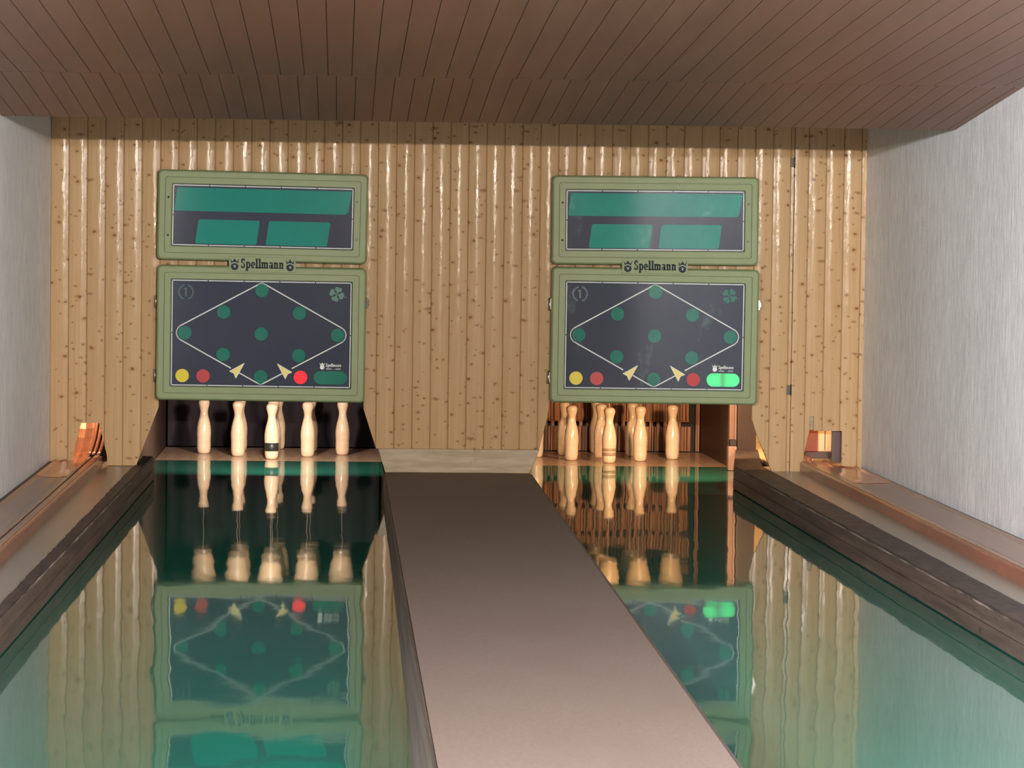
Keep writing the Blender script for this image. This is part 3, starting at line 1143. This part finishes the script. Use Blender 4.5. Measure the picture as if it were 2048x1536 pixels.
def counter_box(label, loc, w_, h_, tilt, scuffed):
    t = thing('counter_box', label, 'display', loc, 'score counter boxes')
    t.rotation_euler = (0, tilt, 0)
    frame(MB(), w_, h_, .115).build('frame', [M['olive'], M['olived']], t)
    b = MB()
    flat(b, rrect(w_-.170, h_-.170, .006), GY)
    sc = b.build('screen', M['glassw' if scuffed else 'glass'], t)
    b = MB()
    border(b, w_, h_, 5, 2)
    b.build('border_line', M['white'], sc)
    W, H = w_-2*BI, h_-2*BI

    def UV(u, v): return ((u-.5)*W, (.5-v)*H)
    tm = M['tealw' if scuffed else 'teal']
    for q, rad in ((((.022, .040), (.993, .040), (.975, .43), (.006, .43)), (.012, .004, .026, .012)),
                   (((.142, .567), (.484, .567), (.467, .975), (.125, .975)), (.014,)*4),
                   (((.535, .567), (.878, .567), (.861, .975), (.518, .975)), (.014,)*4)):
        b = MB()
        flat(b, round_poly([UV(*p) for p in q], rad), PY)
        b.build('digit_window', tm, sc)
    for sx in (-1, 1):
        for sz in (-1, 1):
            b = MB()
            b.lathe([(0, 0), (.0065, 0), (.0065, .003), (0, .003)], 16)
            b.v = [(x, -z, y) for x, y, z in b.v]
            b.build('screw', M['dkmetal'] if sx < 0 else M['metal'], t, (sx*(w_/2-.066), .001, sz*.118-.01))
    return t


def pin_board(label, loc, w_, h_, tilt, lit, scuffed):
    t = thing('pin_indicator_board', label, 'display', loc, 'pin indicator boards')
    t.rotation_euler = (0, tilt, 0)
    frame(MB(), w_, h_, .115).build('frame', [M['olive'], M['olived']], t)
    b = MB()
    flat(b, rrect(w_-.170, h_-.170, .006), GY)
    sc = b.build('screen', M['glassw' if scuffed else 'glass'], t)
    b = MB()
    border(b, w_, h_, 5, 2)
    b.build('border_line', M['white'], sc)
    W, H = w_-2*BI, h_-2*BI

    def UV(u, v): return ((u-.5)*W, (.5-v)*H)
    R = .0375*W
    spots = [(.5, .084), (.288, .296), (.712, .296), (.073, .5), (.5, .5), (.928, .5), (.288, .702), (.712, .702), (.5, .909)]

    def lens(name, poly, mt, lab=None):
        bb = MB()
        bb.prism(poly, PY-.003, PY)
        o_ = bb.build(name, mt, sc)
        if lab:
            o_['label'] = lab
        return o_
    for u, v in spots:
        lens('pin_lamp_lens', disc(*UV(u, v), R), M['lampgreen'])
    lens('signal_lamp_lens', disc(*UV(.061, .910), R), M['lampyel'], 'round yellow lens in the lower left corner')
    lens('signal_lamp_lens', disc(*UV(.178, .911), R), M['lampred'], 'round red lens beside the yellow lens')
    lens('signal_lamp_lens', disc(*UV(.7235, .909), R), M['redlit'] if lit == 'red' else M['lampred'],
         'round red lens glowing bright red' if lit == 'red' else 'round red lens left of the lit green bar')
    cx, cz = UV(.892, .909)
    pw, ph = .0935*W, .0625*H
    lens('bar_lamp_lens', hull([(round(x, 5), round(z, 5)) for x, z in disc(cx-pw+ph, cz, ph)+disc(cx+pw-ph, cz, ph)]),
         M['greenlit'] if lit == 'green' else M['lampgreen'], 'rounded green bar glowing bright green' if lit == 'green' else 'unlit rounded dark green bar')
    # white diamond outline
    Rd = R+.0105
    pts = []
    for (u, v), r in (((.073, .5), Rd), ((.928, .5), Rd)):
        pts += disc(*UV(u, v), r, 64)
    pts += disc(*UV(.5, .062), .030, 48) + disc(*UV(.5, .935), .030, 48)
    hp = hull([(round(x, 6), round(z, 6)) for x, z in pts])
    fine = []
    for k in range(len(hp)):
        a, c = Vector(hp[k]), Vector(hp[(k+1) % len(hp)])
        n_ = max(1, int((c-a).length/.012))
        fine += [tuple(a.lerp(c, q/n_)) for q in range(n_)]
    arrows = []
    tip, t1, nt_, t2 = (.4085, .781), (.325, .8615), (.349, .880), (.3615, .927)
    for sgn in (1, -1):
        arrows.append([UV(.5+sgn*(u-.5), v) for u, v in (tip, t1, nt_, t2)])
    # the line is interrupted under the arrows
    def skip(p):
        for ar in arrows:
            c = sum((Vector(q) for q in ar[1:]), Vector((0, 0)))/3+Vector((0, .004))
            if (p-c).length < .041:
                return True
        return False
    zcut = arrows[0][0][1]
    for part in (1, -1):
        b = MB()
        strip(b, fine, .0075, PY, True, lambda p: skip(p) or (part < 0) != (p.y < zcut and abs(p.x) < abs(arrows[0][2][0])))
        b.build('diamond_outline', M['white'], sc)
    for ar in arrows:
        b = MB()
        ctr = sum((Vector(q) for q in ar), Vector((0, 0)))/4
        flat(b, ar, PY-.0006)
        o_ = b.build('arrow', M['arrow'], sc)
        b = MB()
        strip(b, ar, .0028, PY-.0009, True)
        b.build('arrow_outline', M['white'], sc)
    # laurel wreath with a 1
    cx, cz = UV(.076, .112)
    b = MB()
    r = .047*W
    for sgn in (-1, 1):
        for k in range(9):
            a = lerp(-.36*PI, .38*PI, k/8)
            px, pz = cx+sgn*math.cos(a)*r*.84, cz+math.sin(a)*r*.84
            d = Vector((-sgn*math.sin(a)*.8+sgn*math.cos(a)*.75, math.cos(a)*.8+math.sin(a)*.75)).normalized()
            n_ = Vector((-d.y, d.x))
            L_ = r*.36
            c = Vector((px, pz))
            flat(b, [tuple(c-d*L_*.5), tuple(c+n_*L_*.24), tuple(c+d*L_*.62), tuple(c-n_*L_*.24)], PY)
    rct(b, cx-r*.09, cz-r*.5, cx+r*.09, cz+r*.52, lambda a, b_: (a, b_), PY)
    flat(b, [(cx-r*.09, cz+r*.52), (cx-r*.26, cz+r*.36), (cx-r*.26, cz+r*.26), (cx-r*.09, cz+r*.36)], PY)
    b.build('wreath_emblem', M['greyprint'], sc)
    # four-leaf clover
    cx, cz = UV(.920, .108)
    b = MB()
    rot = .45 if lit == 'red' else .15
    ly = PY
    for k in range(4):
        a = rot+PI/4+k*PI/2
        for s_ in (-1, 1):
            aa = a+s_*.27
            ly -= .0001
            flat(b, disc(cx+math.cos(aa)*.0335, cz+math.sin(aa)*.0335, .0135, 20), ly)
        flat(b, [(cx, cz), (cx+math.cos(a-.42)*.026, cz+math.sin(a-.42)*.026), (cx+math.cos(a-.2)*.034, cz+math.sin(a-.2)*.034), (cx+math.cos(a+.2)*.034, cz+math.sin(a+.2)*.034), (cx+math.cos(a+.42)*.026, cz+math.sin(a+.42)*.026)], ly-.0001)
        ly -= .0001
    b.build('clover_emblem', M['greenprint'], sc)
    b = MB()
    strip(b, [(cx+.012, cz-.004), (cx+.035, cz-.012), (cx+.062, cz-.020)], .004, PY)
    b.build('clover_stem', M['greyprint'], sc)
    # maker's mark in white
    b = MB()
    ex, ez = UV(.8445, .797)
    emblem(b, ex, ez, .044, PY)
    x0, z0 = UV(.8645, .803)
    letters(b, 'Spellmann', x0, z0, .0205, .098, PY)
    b.build('white_lettering', M['white'], sc)
    tx, tz = UV(.883, .8235)
    text_mesh('KEGEL', tx, tz, .0085, .034, PY, 'small_lettering', M['white'], sc)
    tx, tz = UV(.935, .8245)
    text_mesh('SPORT', tx, tz, .0085, .034, PY, 'small_lettering', M['white'], sc)
    b = MB()
    tx, tz = UV(.909, .826)
    for k in range(3):
        flat(b, [(tx-.011+k*.008, tz-.005), (tx-.008+k*.008, tz-.005), (tx-.006+k*.008, tz+.003), (tx-.009+k*.008, tz+.003)], PY)
    b.build('faint_strokes', M['greyprint'], sc)
    # hinges on the left edge, latch on the right edge
    for hz in (.19, -.27):
        b = MB()
        b.box(-w_/2-.012, -w_/2-.001, .05, .09, hz-.035, hz+.035)
        b.lathe([(0, -.04), (.006, -.04), (.006, .04), (0, .04)], 12, -w_/2-.008, .048, hz)
        b.build('hinge', M['metal'], t)
    b = MB()
    b.box(w_/2+.001, w_/2+.014, .035, .085, .172, .235)
    b.box(w_/2+.010, w_/2+.020, .030, .05, .19, .22)
    b.build('latch', M['dkmetal'] if lit == 'red' else M['metal'], t, bevel=.002)
    return t


def name_plate(label, loc, tilt):
    npl = thing('name_plate', label, 'sign', loc, 'name plates between the boxes')
    npl.rotation_euler = (0, tilt, 0)
    b = MB()
    b.prism(rrect(.416, .094, .006), -.0105, -.0005)
    b.build('plate', M['olive'], npl, bevel=.002)
    b = MB()
    letters(b, 'Spellmann', -.134, -.024, .060, .270, -.0113)
    b.build('lettering', M['ink'], npl)
    for sx in (-1, 1):
        b, b2 = MB(), MB()
        emblem(b, sx*.172, -.001, .074, -.0113, b2)
        e_ = b.build('crown_emblem', M['ink'], npl)
        b2.build('ball_shine', M['white'], e_)
    return npl


name_plate('olive plate with dark lettering between the two left display boxes', (-.4825, 18.45, 1.4215), .009)
name_plate('olive plate with dark lettering between the two right display boxes', (1.974, 18.45, 1.4395), .002)
counter_box('upper olive framed score box with three clean teal windows, above left pin board', (-.4825, 18.45, 1.7185), 1.303, .560, .0125, False)
counter_box('upper olive framed score box with three scuffed teal windows, above right pin board', (1.974, 18.45, 1.7265), 1.303, .556, -.004, True)
pin_board('olive framed pin board with one round red lamp glowing, over the left lane', (-.4865, 18.45, .9885), 1.300, .842, .0065, 'red', False)
pin_board('olive framed pin board with the green bar lamp glowing, over the right lane', (1.980, 18.45, 1.0015), 1.308, .852, .0045, 'green', True)
